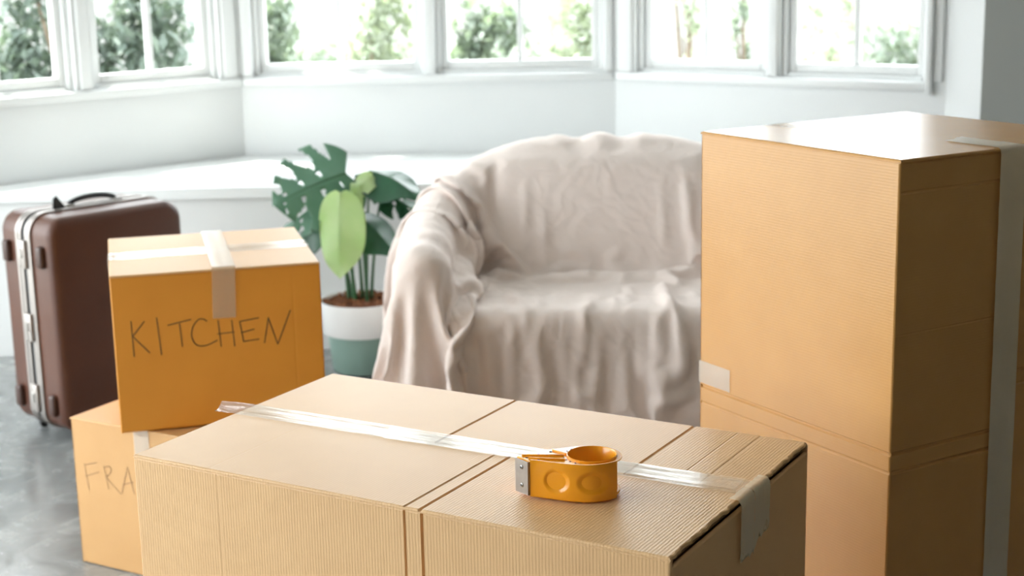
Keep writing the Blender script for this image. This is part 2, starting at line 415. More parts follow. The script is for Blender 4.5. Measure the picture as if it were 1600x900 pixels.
def strip(name, path, side, width, m, parent, n_w=8, wrinkle=.0006, seed=1, cut0=0., cut1=0., torn=0., taper=None):
    """length of tape: path is a polyline already lifted off the surface with (point, normal); side = width direction"""
    rng = random.Random(seed); side = Vector(side); vs_, fs = [], []
    fold = [rng.uniform(-1, 1) for _ in range(n_w + 1)]
    N_ = len(path); tl = [rng.uniform(0, torn) for _ in range(n_w + 1)]
    for i, (p, nn) in enumerate(path):
        p, nn = Vector(p), Vector(nn)
        for j in range(n_w + 1):
            s = (j / n_w - .5) * width * (taper(i / (N_ - 1)) if taper else 1)
            w_ = wrinkle * (fold[j] * .8 + rng.uniform(-.5, .5) + 1.0)
            q = p + side * s + nn * w_
            if i == N_ - 1: q = q + (p - Vector(path[i - 1][0])).normalized() * (cut1 * (j / n_w - .5) - tl[j])
            if i == 0: q = q + (p - Vector(path[1][0])).normalized() * (cut0 * (j / n_w - .5))
            vs_.append(q)
    for i in range(N_ - 1):
        for j in range(n_w):
            a = i * (n_w + 1) + j; fs.append((a, a + 1, a + n_w + 2, a + n_w + 1))
    return obj(name, vs_, fs, m, parent, True)

def lin(p, q, nn, n):
    p, q = Vector(p), Vector(q); return [(p + (q - p) * (i / n), nn) for i in range(n + 1)]

def strokes(name, lines, O, U, V, N, width, m, parent, lift=.0008):
    """hand lettering: each pen stroke is a narrow ribbon on the board; all strokes are one print"""
    O, U, V, N = Vector(O), Vector(U), Vector(V), Vector(N); vs_, fs = [], []
    for ln in lines:
        pts = [O + U * a + V * b + N * lift for a, b in ln]
        pts = smooth_curve(pts, 6) if len(pts) > 4 else pts
        for i in range(len(pts) - 1):
            a, b = pts[i], pts[i + 1]; t = (b - a).normalized(); s = N.cross(t) * width * .5; ex = t * width * .3
            k_ = len(vs_); vs_ += [a - s - ex, a + s - ex, b + s + ex, b - s + ex]; fs.append((k_, k_ + 1, k_ + 2, k_ + 3))
    return obj(name, vs_, fs, m, parent)

X, Y, Z = Vector((1, 0, 0)), Vector((0, 1, 0)), Vector((0, 0, 1))

# --- long pale box in the foreground (local x along its length, y to the back)
FB_L, FB_W, FB_H = .915, .522, .74
fb = empty('cardboard_box', (-.5971, 2.28834, 0), -.52536)
tag(fb, 'long pale cardboard box in the foreground with the orange tape dispenser on it', 'box')
mp = M['kraft_pale']; G = .0022
panel('front_panel', (0, 0, .002), X, Z, -Y, FB_L, FB_H - .006, mp, fb, gu=((.169, .0018, .0004), (.508, .0020, .003), (.537, .0026, .005)))
panel('back_panel', (FB_L, FB_W, .002), -X, Z, Y, FB_L, FB_H - .006, mp, fb)
panel('side_panel', (0, FB_W - .003, .002), -Y, Z, -X, FB_W - .006, FB_H - .006, mp, fb)
panel('side_panel', (FB_L, .003, .002), Y, Z, X, FB_W - .006, FB_H - .017, mp, fb)
panel('bottom_panel', (.005, .005, .001), Y, X, -Z, FB_W - .01, FB_L - .01, mp, fb, th=.004)
panel('inner_flap', (FB_L - .30, .006, FB_H - .0075), X, Y, Z, .293, FB_W - .012, M['kraft_edge'], fb)
panel('inner_flap', (.005, .006, FB_H - .0075), X, Y, Z, .30, FB_W - .012, M['kraft_edge'], fb)
# top flaps: the long edges hinge on front and back, free edges meet under the tape; ends ragged at the right
mid = FB_W / 2
def top_flap(name, y0, dy, creases, seed):
    # U runs towards the hinge, V runs from the right end to the left
    return panel(name, (FB_L + .002, y0, FB_H), Y * dy, -X, Z, mid - .001, FB_L + .002, mp, fb,
                 gv=tuple((FB_L + .002 - c, wd, dp) for c, wd, dp in creases), jag=.007, seed=seed, b=.0028)
top_flap('top_flap', 0, 1, ((.150, .0016, .0003), (.508, .0026, .0014), (.534, .003, .0032)), 3)
top_flap('top_flap', mid + .001, 1, ((.393, .003, .003), (.724, .003, .0026), (.838, .0018, .0007), (.80, .0015, .0005)), 8)
zt = FB_H + .0012
path = lin((-.037, mid - .012, zt + .004), (.0, mid + .004, zt), Z, 4)[:-1] + lin((0, mid + .004, zt), (FB_L + .002, mid + .02, zt), Z, 60)
strip('packing_tape', path, Y, .058, M['tape'], fb, 9, .0007, 5, cut0=.03)
for c, wd, z1, cut, sd_ in ((.250, .052, .640, .010, 6), (.308, .060, .655, -.020, 7)):
    path = lin((FB_L - .012, c, zt + .001), (FB_L + .002, c, zt + .001), Z, 2) + [((FB_L + .0055, c, FB_H - .004), (X + Z).normalized())] + lin((FB_L + .0062, c, FB_H - .012), (FB_L + .0022, c + .008, z1), X, 12)
    strip('packing_tape', path, Y, wd, M['tape_painted_sheen'], fb, 9, .0008, sd_, cut1=cut, torn=.022)
strip('packing_tape', lin((.30, mid + .0, zt + .0012), (FB_L - .02, mid + .028, zt + .0012), Z, 40), Y, .05, M['tape'], fb, 7, .0008, 9, cut0=.02)

# --- tall box on the right, standing on end; its flap side faces right
tb = empty('cardboard_box', (.628, 2.452, 0), R(30.7))
tag(tb, 'tall tan cardboard box standing upright at the right, taped down its flap seam', 'box')
TW, TD, TH = .53, .518, 1.155; mt = M['kraft_tan']
seam = .258
cr = ((.655, .004, .0035), (.622, .004, .003))
panel('flap', (.002, 0, .002), X, Z, -Y, seam - .0035, TH - .006, mt, tb, gv=cr + ((1.098, .003, .0016), (.86, .002, .0008)))
panel('flap', (seam + .002, .001, .002), X, Z, -Y, TW - seam - .004, TH - .006, mt, tb, gv=((.755, .003, .002), (.73, .003, .002)))
panel('inner_panel', (.006, .008, .002), X, Z, -Y, TW - .012, TH - .02, M['kraft_edge'], tb)
panel('side_panel', (0, TD, .002), -Y, Z, -X, TD, TH - .005, mt, tb, gv=((.655, .004, .003), (.622, .0035, .0016)))
panel('side_panel', (TW, 0, .002), Y, Z, X, TD, TH - .005, mt, tb)
panel('back_panel', (TW, TD, .002), -X, Z, Y, TW, TH - .005, mt, tb)
panel('top_panel', (-.001, -.003, TH), X, Y, Z, TW + .002, TD + .004, mt, tb, b=.0035, jag=None)
panel('bottom_panel', (.005, .005, .001), Y, X, -Z, TD - .01, TW - .01, mt, tb, th=.004)
path = lin((seam + .0, .13, TH + .0012), (seam - .001, .0, TH + .0012), Z, 8) + [((seam - .001, -.0045, TH - .002), (Z - Y).normalized())]
path += lin((seam - .001, -.0058, TH - .010), (seam + .012, -.0016, .02), -Y, 60)
strip('packing_tape', path, X, .062, M['tape_painted_sheen'], tb, 10, .0008, 12, cut0=.02)
strip('packing_tape', lin((-.0012, TD - .0, .686), (-.0012, TD - .095, .686), -X, 6), Z, .044, M['tape_milky'], tb, 4, .0004, 21)
strip('packing_tape', lin((.17, TD + .0, TH + .0012), (.185, TD - .07, TH + .0012), Z, 6), X, .06, M['tape'], tb, 4, .0004, 22)

# --- box marked KITCHEN, set on the box below
kb = empty('cardboard_box', (-.94, 3.510, .386), R(14.4))
tag(kb, 'orange cardboard box marked KITCHEN, stacked on another box', 'box')
KW, KD, KH = .493, .508, .385; mk = M['kraft_orange']
panel('front_panel', (0, 0, .001), X, Z, -Y, KW, KH - .003, mk, kb, b=.005, gu=((.425, .003, .0005),))
panel('side_panel', (0, KD, .001), -Y, Z, -X, KD, KH - .003, mk, kb)
panel('side_panel', (KW, 0, .001), Y, Z, X, KD, KH - .003, mk, kb)
panel('back_panel', (KW, KD, .001), -X, Z, Y, KW, KH - .003, mk, kb)
panel('bottom_panel', (.004, .004, .0), Y, X, -Z, KD - .008, KW - .008, mk, kb, th=.004)
panel('top_flap', (0, -.002, KH), X, Y, Z, KW, KD / 2 + .0, M['kraft_mid'], kb)
panel('top_flap', (0, KD / 2 + .003, KH), X, Y, Z, KW, KD / 2 - .003, M['kraft_mid'], kb)
path = [((-.0012, KD / 2 - .02, KH - .03), -X), ((-.0012, KD / 2 - .02, KH - .004), -X)] + lin((-.001, KD / 2 - .02, KH + .0012), (KW + .001, KD / 2 - .004, KH + .0012), Z, 36) + [((KW + .0013, KD / 2 - .004, KH - .004), X), ((KW + .0013, KD / 2 - .004, KH - .06), X)]
strip('packing_tape', path, Y, .085, M['tape'], kb, 7, .0012, 31)
path = lin((.268, KD, KH + .003), (.264, -.003, KH + .003), Z, 24) + [((.263, -.0045, KH - .002), (Z - Y).normalized())] + lin((.263, -.0022, KH - .008), (.259, -.0016, .265), -Y, 12)
strip('packing_tape', path, X, .055, M['tape_milky'], kb, 6, .0006, 33)
KIT = [[[.0421, .6584], [.0434, .5733]], [[.0722, .6559], [.0435, .622], [.0795, .5793]], [[.1014, .6626], [.1067, .5721]], [[.126, .6424], [.1799, .652]], [[.1532, .6433], [.1565, .588]],
       [[.2173, .6453], [.2089, .6509], [.1972, .65], [.1846, .6346], [.1792, .6136], [.185, .5948], [.1961, .5864], [.2137, .5862], [.239, .5963]], [[.2437, .645], [.2474, .5802]], [[.2758, .6424], [.2792, .5787]],
       [[.2405, .6116], [.28, .6132]], [[.2945, .6378], [.301, .588]], [[.2945, .6378], [.3398, .6434]], [[.2964, .61], [.3276, .6166]], [[.301, .588], [.3381, .591]], [[.3506, .5807], [.3629, .6415], [.382, .5749], [.4163, .6558]]]
KIT = [[(a, b - .385) for a, b in s] for s in KIT]
tag(strokes('lettering', KIT, (0, 0, 0), X, Z, -Y, .0028, M['ink'], kb), 'hand-written word KITCHEN')

# --- box marked FRA..., underneath
gb = empty('cardboard_box', (-1.106, 3.667, 0), R(-30))
tag(gb, 'cardboard box on the floor under the kitchen box, marked with faint letters FRA', 'box')
GW, GD, GH = .47, .44, .384; mg = M['kraft_mid']
panel('front_panel', (0, 0, .001), X, Z, -Y, GW, GH - .004, mg, gb)
panel('side_panel', (0, GD, .001), -Y, Z, -X, GD, GH - .004, mg, gb)
panel('side_panel', (GW, 0, .001), Y, Z, X, GD, GH - .004, mg, gb)
panel('back_panel', (GW, GD, .001), -X, Z, Y, GW, GH - .004, mg, gb)
panel('bottom_panel', (.004, .004, .0), Y, X, -Z, GD - .008, GW - .008, mg, gb, th=.004)
panel('top_flap', (0, -.002, GH), X, Y, Z, GW / 2 - .001, GD + .003, mg, gb)
panel('top_flap', (GW / 2 + .001, -.002, GH), X, Y, Z, GW / 2 - .001, GD + .003, mg, gb)
path = lin((GW / 2, .0, GH + .0009), (GW / 2, -.002, GH + .0009), Z, 2) + [((GW / 2, -.0035, GH - .002), (Z - Y).normalized())] + lin((GW / 2, -.0016, GH - .006), (GW / 2, -.0014, GH - .07), -Y, 4)
strip('packing_tape', path, X, .05, M['tape_milky'], gb, 5, .0004, 41, torn=.006)
FRA = [[[.0369, .2673], [.0446, .2018]], [[.0366, .264], [.0789, .2768]], [[.0374, .2344], [.0844, .2525]], [[.1026, .2711], [.1127, .2128]],
       [[.1023, .2679], [.1205, .2726], [.1261, .264], [.1183, .2515], [.1062, .2433]], [[.1062, .2433], [.1523, .2067]], [[.1548, .2071], [.1812, .2801], [.1977, .2141]], [[.1613, .232], [.1974, .2441]]]
M['ink_faint'] = mat('faint_marker_ink', (.40, .225, .095), .6)
tag(strokes('lettering', FRA, (0, 0, 0), X, Z, -Y, .0028, M['ink_faint'], gb), 'faint hand-written letters FRA')

# ------------------------------------------------------------------ tape dispenser on the long box
yaw_b = -.52536
def on_box(l, w_): return (-.5971 + l * math.cos(yaw_b) - w_ * math.sin(yaw_b), 2.28834 + l * math.sin(yaw_b) + w_ * math.cos(yaw_b))
dx, dy = on_box(.718, .168)
td = empty('tape_dispenser', (dx, dy, FB_H + .0035), yaw_b)
tag(td, 'orange plastic tape dispenser with steel cutting blade lying on its side', 'tape dispenser')
HUB, DH = .036, .0545
lathe('hub', [(HUB - .0022, 0), (HUB - .0022, DH - .0006), (HUB - .0012, DH + .0008), (HUB, DH), (HUB, 0), (HUB - .0022, 0)], M['orange'], td, 64)
# side wall of the body: runs from the blade along the front and round the roll
wall_pts = smooth_curve([(-.0665, -.0615), (-.052, -.0590), (-.030, -.0570), (-.004, -.0530), (.020, -.0440), (.036, -.0290), (.0450, -.0120)], 12)
def shell_wall(name, pts, th, h, dents, z0=0., mm=None):
    n_z = 22; vs_, fs = [], []; n_ = len(pts)
    ln = [0.]
    for i in range(1, n_): ln.append(ln[-1] + (pts[i] - pts[i - 1]).length)
    for i, p in enumerate(pts):
        t = (pts[min(i + 1, n_ - 1)] - pts[max(i - 1, 0)]).normalized(); nn = Vector((t.y, -t.x, 0))
        for k_ in range(n_z + 1):
            z = z0 + h * k_ / n_z; off = 0.
            for s0, zc, rs, rz, dp in dents:
                q = ((ln[i] - s0) / rs) ** 2 + ((z - zc) / rz) ** 2
                if q < 1: off -= dp * (1 - q) ** .8 * (1.25 - .9 * (ln[i] - s0) / rs * .5)
            ed_ = min(k_, n_z - k_)
            off -= .0008 if ed_ == 0 else 0
            vs_.append(Vector(p) + nn * off + Z * z)
        for k_ in range(n_z + 1): vs_.append(Vector(p) - nn * th + Z * (z0 + h * k_ / n_z))
    m_ = 2 * (n_z + 1)
    for i in range(n_ - 1):
        for k_ in range(n_z):
            a, b = i * m_ + k_, (i + 1) * m_ + k_
            fs.append((a, b, b + 1, a + 1)); c, d = a + n_z + 1, b + n_z + 1; fs.append((d, c, c + 1, d + 1))
        a, b = i * m_, (i + 1) * m_
        fs.append((a, a + n_z + 1, b + n_z + 1, b)); fs.append((a + n_z, b + n_z, b + m_ - 1, a + m_ - 1))
    for i in (0, n_ - 1):
        for k_ in range(n_z):
            a = i * m_ + k_; fs.append((a, a + 1, a + n_z + 2, a + n_z + 1) if i == 0 else (a, a + n_z + 1, a + n_z + 2, a + 1))
    return obj(name, vs_, fs, mm or M['orange'], td, True, 40)
wall_pts = [Vector((p.x, p.y, 0)) if len(p) == 3 else Vector((p[0], p[1], 0)) for p in [Vector((*q, 0)) if len(q) == 2 else q for q in wall_pts]]
shell_wall('body_wall', wall_pts, .0025, DH, ((.040, .027, .019, .0165, .0042), (.094, .0275, .024, .0165, .0030)))
lug = [Vector((-.094, -.0500, 0)), Vector((-.080, -.0556, 0)), Vector((-.0665, -.0610, 0)), Vector((-.060, -.0602, 0))]
shell_wall('nose', lug, .006, DH - .003, (), .001)
back_pts = smooth_curve([(-.094, -.0440, 0), (-.070, -.006, 0), (-.045, .022, 0), (-.020, .0435, 0)], 6)
shell_wall('back_wall', list(reversed(back_pts)), .002, DH * .55, (), 0)
# plates: ring round the hub that tapers to the nose
def plate(name, z, th):
    out = []
    for i in range(41):
        a = R(-28 + (-28 * 0) + i * (150) / 40); out.append((.0425 * math.cos(a), .0425 * math.sin(a)))
    out += [(-.040, .026), (-.062, .002), (-.080, -.024), (-.0925, -.047), (-.0665, -.058), (-.052, -.0565), (-.030, -.0545), (-.004, -.0505), (.020, -.0420)]
    inn = [(HUB * x / math.hypot(x, y), HUB * y / math.hypot(x, y)) for x, y in out]; n_ = len(out)
    vs_ = [(x, y, z) for x, y in out] + [(x, y, z) for x, y in inn] + [(x, y, z - th) for x, y in out] + [(x, y, z - th) for x, y in inn]
    fs = []
    for i in range(n_):
        j = (i + 1) % n_
        fs += [(i, j, n_ + j, n_ + i), (2 * n_ + j, 2 * n_ + i, 3 * n_ + i, 3 * n_ + j), (j, i, 2 * n_ + i, 2 * n_ + j)]
    fs = [tuple(reversed(f)) for f in fs]
    o = obj(name, vs_, fs, M['orange'], td, True, 30); return o
top = plate('side_plate', DH - .0022, .0018)
low = plate('side_plate', .0035, .003); low.scale = (.93, .96, 1)
for a, b in (((-.088, -.046), (-.034, -.020)), ((-.060, -.006), (-.034, -.014)), ((-.074, -.052), (-.024, -.036))):
    d = Vector((b[0] - a[0], b[1] - a[1], 0)); L = d.length; ang = math.atan2(d.y, d.x)
    rb = box('rib', (0, -.0012, 0), (L, .0012, .0030), M['orange'], td, .0006); rb.location = (a[0], a[1], DH - .0026); rb.rotation_euler = (0, 0, ang)
bm = bmesh.new()
for i in range(9):
    a = R(150 + i * 14); bmesh.ops.create_cone(bm, cap_ends=True, segments=10, radius1=.0011, radius2=.0011, depth=.0008, matrix=Matrix.Translation((.0405 * math.cos(a), .0405 * math.sin(a), DH - .002)))
for x, y in ((-.078, -.050), (-.058, -.052), (-.070, -.030), (-.060, -.012)):
    bmesh.ops.create_cone(bm, cap_ends=True, segments=12, radius1=.0021, radius2=.0021, depth=.0008, matrix=Matrix.Translation((x, y, DH - .002)))
bm_obj('rivet_holes', bm, M['dark'], td)
# blade plate with two screws and a row of teeth
bx0, bx1 = Vector((-.0955, -.0512, 0)), Vector((-.0675, -.0624, 0)); bd = (bx1 - bx0).normalized(); bn = Vector((bd.y, -bd.x, 0)); bw = (bx1 - bx0).length
mb = Matrix((bd, -bn, Z)).transposed().to_4x4(); mb.translation = bx0 + bn * .0012 + Z * .002
bm = bmesh.new(); bm_box(bm, (.003, -.001, 0), (bw, .0, DH - .005), mb, .0006, 1)
bm_box(bm, (bw - .0012, -.0012, .0), (bw, .005, DH - .005), mb, .0003, 1)
bp = bm_obj('blade_plate', bm, M['steel'], td, True)
bm = bmesh.new(); nt_ = 26
for i in range(nt_):
    z0 = (DH - .005) * i / nt_; z1 = (DH - .005) * (i + 1) / nt_
    a = [bm.verts.new(mb @ Vector(c)) for c in ((.0032, -.0009, z0), (.0032, -.0009, z1), (.0002, -.0009, (z0 + z1) / 2), (.0032, -.0003, z0), (.0032, -.0003, z1), (.0002, -.0003, (z0 + z1) / 2))]
    bm.faces.new(a[:3]); bm.faces.new(a[3:][::-1]); bm.faces.new((a[0], a[2], a[5], a[3])); bm.faces.new((a[1], a[4], a[5], a[2]))
bm_obj('blade_teeth', bm, M['steel'], bp)
for zc in (.0125, .039):
    bm = bmesh.new(); bmesh.ops.create_uvsphere(bm, u_segments=16, v_segments=8, radius=.0033)
    bmesh.ops.scale(bm, vec=(1, .45, 1), verts=bm.verts); bmesh.ops.transform(bm, matrix=mb @ Matrix.Translation((.0165, -.0011, zc)), verts=bm.verts)
    s_ = bm_obj('screw', bm, M['steel'], bp, True)
    bm = bmesh.new()
    for q in (((-.0019, -.0004), (.0019, .0004)), ((-.0004, -.0019), (.0004, .0019))):
        bm_box(bm, (.0165 + q[0][0], -.0029, zc + q[0][1]), (.0165 + q[1][0], -.0020, zc + q[1][1]), mb)
    bm_obj('screw_slot', bm, M['dark'], bp)

# ------------------------------------------------------------------ sofa under a dust sheet
SO = Vector((.32, 4.62, 0))
def sim_sheet(steps=80, iters=10, seed=4):
    rng = np.random.default_rng(seed); sp = .02
    us = np.arange(-1.42, 1.4201, sp); vs = np.arange(-.46, 1.5001, sp); nu, nv = len(us), len(vs)
    th = np.linspace(0, np.pi, 41); p = .55
    px = -.60 * np.sign(np.cos(th)) * np.abs(np.cos(th)) ** p; py = .06 + .72 * np.abs(np.sin(th)) ** p
    k = np.clip((py - .06) / .72, 0, 1); hz = .605 + .20 * k ** 2.0 + .05 * np.clip(1 - (np.abs(px) / .45) ** 2, 0, 1)
    pr = np.where(k < .5, .086, .092)
    posts = np.stack([px, py, hz - pr, pr], 1).astype(np.float32)
    pot = np.array([[-.865, .83, .12, .172]], np.float32); solid = np.concatenate([posts, pot])
    def sdf(P):
        x, y, z = P[:, 0, None], P[:, 1, None], P[:, 2, None]
        dx = x - solid[:, 0]; dy = y - solid[:, 1]; dz = np.maximum(z - solid[:, 2], 0)
        d = np.sqrt(dx * dx + dy * dy + dz * dz) + 1e-9; dd = d - solid[:, 3]; i = np.argmin(dd, 1); r = np.arange(len(P))
        D = dd[r, i]; N = np.stack([dx[r, i], dy[r, i], dz[r, i]], 1) / d[r, i][:, None]
        def rbox(c, h, rad, tilt=0.):
            q = P - np.array(c, np.float32); ct, st = np.cos(tilt), np.sin(tilt)
            ql = np.stack([q[:, 0], ct * q[:, 1] - st * q[:, 2], st * q[:, 1] + ct * q[:, 2]], 1)
            a = np.abs(ql) - (np.array(h, np.float32) - rad); o = np.maximum(a, 0); L = np.sqrt((o * o).sum(1))
            dist = L + np.minimum(a.max(1), 0) - rad; j = a.argmax(1)
            n = np.where(L[:, None] > 1e-6, o / (L[:, None] + 1e-9), np.eye(3, dtype=np.float32)[j]) * np.where(ql < 0, -1, 1)
            return dist, np.stack([n[:, 0], ct * n[:, 1] + st * n[:, 2], -st * n[:, 1] + ct * n[:, 2]], 1)
        for args in (((0, .30, .20), (.55, .33, .20), .05), ((0, .64, .48), (.40, .09, .33), .08, .34)):
            d2, n2 = rbox(*args); m = d2 < D; D = np.where(m, d2, D); N = np.where(m[:, None], n2, N)
        return D, N
    X_ = np.interp(np.abs(us), [0, .46, .72, .96, 1.5], [0, .47, .50, .72, .86]) * np.sign(us)
    Y_ = np.interp(vs, [-.46, 0, .46, .98, 1.18, 1.5], [-.09, -.02, .45, .66, .88, .96])
    G = np.zeros((nu, nv, 3), np.float32); G[..., 0] = X_[:, None]; G[..., 1] = Y_[None]
    P = G.reshape(-1, 3); z = np.full(len(P), 1.1, np.float32)
    for _ in range(60):
        P[:, 2] = z; D, _n = sdf(P); z = np.maximum(z - np.maximum(D - .012, 0) * .7, .02)
    P[:, 2] = z; G = P.reshape(nu, nv, 3)
    side = np.maximum(np.abs(us) - .96, 0)[:, None]; fr = np.maximum(-vs, 0)[None]; bk = np.maximum(vs - 1.18, 0)[None]
    hang = np.maximum(np.maximum(side, fr), bk); ze = np.where(side > 0, .56, np.where(fr > 0, .39, .75))
    G[..., 2] = np.where(hang > 0, np.maximum(.02, ze - hang), G[..., 2])
    inside = ((np.abs(us) < .9)[:, None] & ((vs > .12) & (vs < 1.05))[None]).reshape(-1)
    # folds laid into the cloth: (u0, v0, u1, v1, width, height at start, height at end)
    folds = [(-.62, 1.06, -.34, .48, .030, .040, .055), (-.54, 1.10, -.08, .56, .026, .036, .030), (-.70, 1.0, -.52, .44, .026, .036, .050), (-.76, .92, -.62, .40, .018, .022, .03),
             (-.80, .72, -.56, .20, .016, .014, .022), (-.88, .52, -.62, .10, .014, .012, .02), (-.95, .40, -.74, .02, .014, .012, .016), (-.98, .60, -.78, .42, .012, .012, .008),
             (-1.0, .48, -.80, .30, .012, .012, .010), (-1.02, .34, -.80, .20, .012, .012, .008), (-.90, .85, -.72, .62, .014, .014, .006), (-.98, .74, -.80, .56, .012, .010, .008),
             (-.46, .46, -.30, .08, .022, .022, .034), (-.34, .42, -.02, .12, .020, .016, .032), (-.08, .44, -.28, .04, .018, .014, .032), (.08, .36, -.10, .0, .020, .018, .034), (-.46, .20, -.60, -.46, .022, .026, .06), (-.40, .16, -.22, -.2, .020, .024, .03),
             (.12, .46, .02, .12, .016, .012, .018), (-.38, .24, -.16, .16, .013, .014, .010), (-.05, .22, .12, .06, .013, .014, .014), (.36, .30, .52, .06, .014, .010, .016),
             (.30, .44, .46, .24, .014, .012, .010), (.52, .36, .30, .10, .013, .010, .014), (.22, .50, .12, -.46, .034, .045, .09), (.11, .10, .06, -.46, .022, .012, .040),
             (-.08, .04, -.10, -.46, .026, .016, .050), (-.26, .06, -.24, -.46, .024, .018, .045), (-.42, .08, -.36, -.46, .022, .016, .040), (-.58, .10, -.48, -.46, .024, .016, .050),
             (.34, .02, .38, -.46, .024, .012, .045), (.50, .04, .52, -.46, .024, .012, .045), (.28, 1.1, .30, .58, .016, .012, .022), (.36, 1.12, .20, .62, .014, .018, .014), (.08, 1.0, .22, .66, .014, .010, .018),
             (-.18, 1.0, .06, .60, .018, .012, .022), (.46, 1.12, .38, .54, .018, .022, .020), (.58, 1.04, .46, .50, .020, .014, .016), (-.72, .06, -.62, -.46, .024, .014, .045),
             (-.88, .02, -.80, -.46, .026, .012, .05), (-1.02, .02, -1.15, -.46, .028, .010, .05), (-1.0, .10, -1.5, .02, .028, .010, .05), (-1.0, .26, -1.5, .24, .026, .008, .05), (-1.0, .44, -1.5, .46, .028, .008, .05),
             (-1.0, .62, -1.5, .7, .028, .008, .05), (.66, 1.0, .56, .44, .02, .02, .02), (.9, .5, .66, .1, .016, .012, .02), (.95, .3, .76, .02, .014, .012, .016)]
    Hf = np.zeros((nu, nv)); Uu, Vv = np.meshgrid(us, vs, indexing='ij')
    Uw = Uu + .012 * np.sin(Vv * 23 + 1.) + .008 * np.sin(Vv * 41 + Uu * 17); Vw = Vv + .012 * np.sin(Uu * 27) + .008 * np.sin(Uu * 47 + Vv * 13)
    for u0, v0, u1, v1, wd, h0, h1 in folds:
        du, dv = u1 - u0, v1 - v0; L2 = du * du + dv * dv; t = np.clip(((Uw - u0) * du + (Vw - v0) * dv) / L2, 0, 1)
        dd = np.hypot(Uw - u0 - t * du, Vw - v0 - t * dv); Hf = np.maximum(Hf, (h0 + (h1 - h0) * t) * np.exp(-(dd / wd) ** 2))
    for _ in range(10):
        a = rng.uniform(0, np.pi); f = rng.uniform(3, 9); Hf += .0012 * np.sin((Uu * np.cos(a) + Vv * np.sin(a)) * f * 6.283 + rng.uniform(0, 6.28))
    D, N = sdf(G.reshape(-1, 3)); Nn = N.reshape(nu, nv, 3).copy()
    Nn[..., 0] = np.where(side > 0, np.sign(us)[:, None], Nn[..., 0]); Nn[..., 1] = np.where((fr > 0) & (side <= 0), -1., Nn[..., 1])
    Nn[..., 2] = np.where(hang > 0, 0, Nn[..., 2]); Nn /= np.linalg.norm(Nn, axis=-1, keepdims=True) + 1e-9
    flatG = G.copy(); G = (G + Nn * Hf[..., None]).astype(np.float32)
    # rest lengths: the woven length, longer where a fold stores cloth
    def rest(A, B, C, E):
        return np.maximum(1.012, np.clip(np.linalg.norm(B - A, axis=-1) / (np.linalg.norm(E - C, axis=-1) + 1e-6), 1., 1.9)).astype(np.float32)
    Ru = (sp * rest(G[:-1], G[1:], flatG[:-1], flatG[1:]))[..., None]; Rv = (sp * rest(G[:, :-1], G[:, 1:], flatG[:, :-1], flatG[:, 1:]))[..., None]
    G += rng.normal(0, .001, G.shape).astype(np.float32); V = np.zeros_like(G); rs = np.float32(sp * 1.02)
    Rd1 = np.sqrt(Ru[:, :-1] ** 2 + Rv[:-1] ** 2)
    def con(A, B, L, k):
        d = B - A; l = np.sqrt((d * d).sum(-1, keepdims=True)) + 1e-9; c = d * ((l - L) / l * .5 * k); A += c; B -= c
    for s in range(steps):
        prev = G.copy(); V *= .97 if s < steps * .6 else .85; V[..., 2] -= np.float32(.0009)
        P = G.reshape(-1, 3)
        if s % 2 == 0:
            D, N = sdf(P); pull = (inside & (D > .012) & (D < .05))
        V.reshape(-1, 3)[pull] -= (N[pull] * .0004).astype(np.float32)
        G += V
        for it in range(iters):
            for o in (0, 1):
                n = len(G[o + 1:nu:2]); con(G[o:nu - 1:2][:n], G[o + 1:nu:2], Ru[o::2][:n], 1.)
                n = G[:, o + 1:nv:2].shape[1]; con(G[:, o:nv - 1:2][:, :n], G[:, o + 1:nv:2], Rv[:, o::2][:, :n], 1.)
            if it % 2 == 0:
                for o in (0, 1):
                    con(G[o:nu - 1:2, :-1], G[o + 1:nu:2, 1:], Rd1[o::2], .2); con(G[o:nu - 1:2, 1:], G[o + 1:nu:2, :-1], Rd1[o::2], .2)
                for st, lim, kk in ((2, 1.86, .35), (4, 3.3, .2)):
                    for o in range(2 * st):
                        for ax in (0, 1):
                            H = G if ax == 0 else G.transpose(1, 0, 2)
                            a = H[o:-st:2 * st]; b = H[o + st::2 * st]; n = min(len(a), len(b)); a = a[:n]; b = b[:n]
                            d = b - a; l = np.sqrt((d * d).sum(-1, keepdims=True)) + 1e-9
                            c = d * (np.minimum(l - lim * rs, 0) / l * .5 * kk); a += c; b -= c
            if it in (iters // 2, iters - 1):
                P = G.reshape(-1, 3); D, N = sdf(P); pen = np.maximum(.008 - D, 0); P += N * pen[:, None]
                pv = prev.reshape(-1, 3); mv = P - pv; t = mv - N * (mv * N).sum(1, keepdims=True)
                P -= np.where((pen > 0)[:, None], t * .75, 0).astype(np.float32)
                fl = P[:, 2] < .006; P[fl, 2] = .006; P[fl, :2] -= (P[fl, :2] - pv[fl, :2]) * .5
                P[:, 1] = np.minimum(P[:, 1], 1.10); G = P.reshape(nu, nv, 3)
        V = G - prev
    return G, nu, nv, posts
G_, nu, nv, posts = sim_sheet()
sv = [Vector(map(float, v)) for v in G_.reshape(-1, 3)]
sf = [(i * nv + j, (i + 1) * nv + j, (i + 1) * nv + j + 1, i * nv + j + 1) for i in range(nu - 1) for j in range(nv - 1)]
sheet = obj('dust_sheet', sv, sf, M['sheet'], None, True)
sheet.location = SO
sheet.modifiers.new('smooth', 'SUBSURF').levels = 1; sheet.modifiers['smooth'].render_levels = 1
tag(sheet, 'creased off-white dust sheet draped over the small sofa', 'dust sheet')
sofa = empty('sofa', SO); tag(sofa, 'small rounded two-seat sofa hidden beneath the off-white dust sheet', 'sofa')
box('seat', (-.52, .0, .06), (.52, .62, .385), M['upholstery'], sofa, .05, 3)
bm = bmesh.new()
pp = [p for p in posts[::2]]
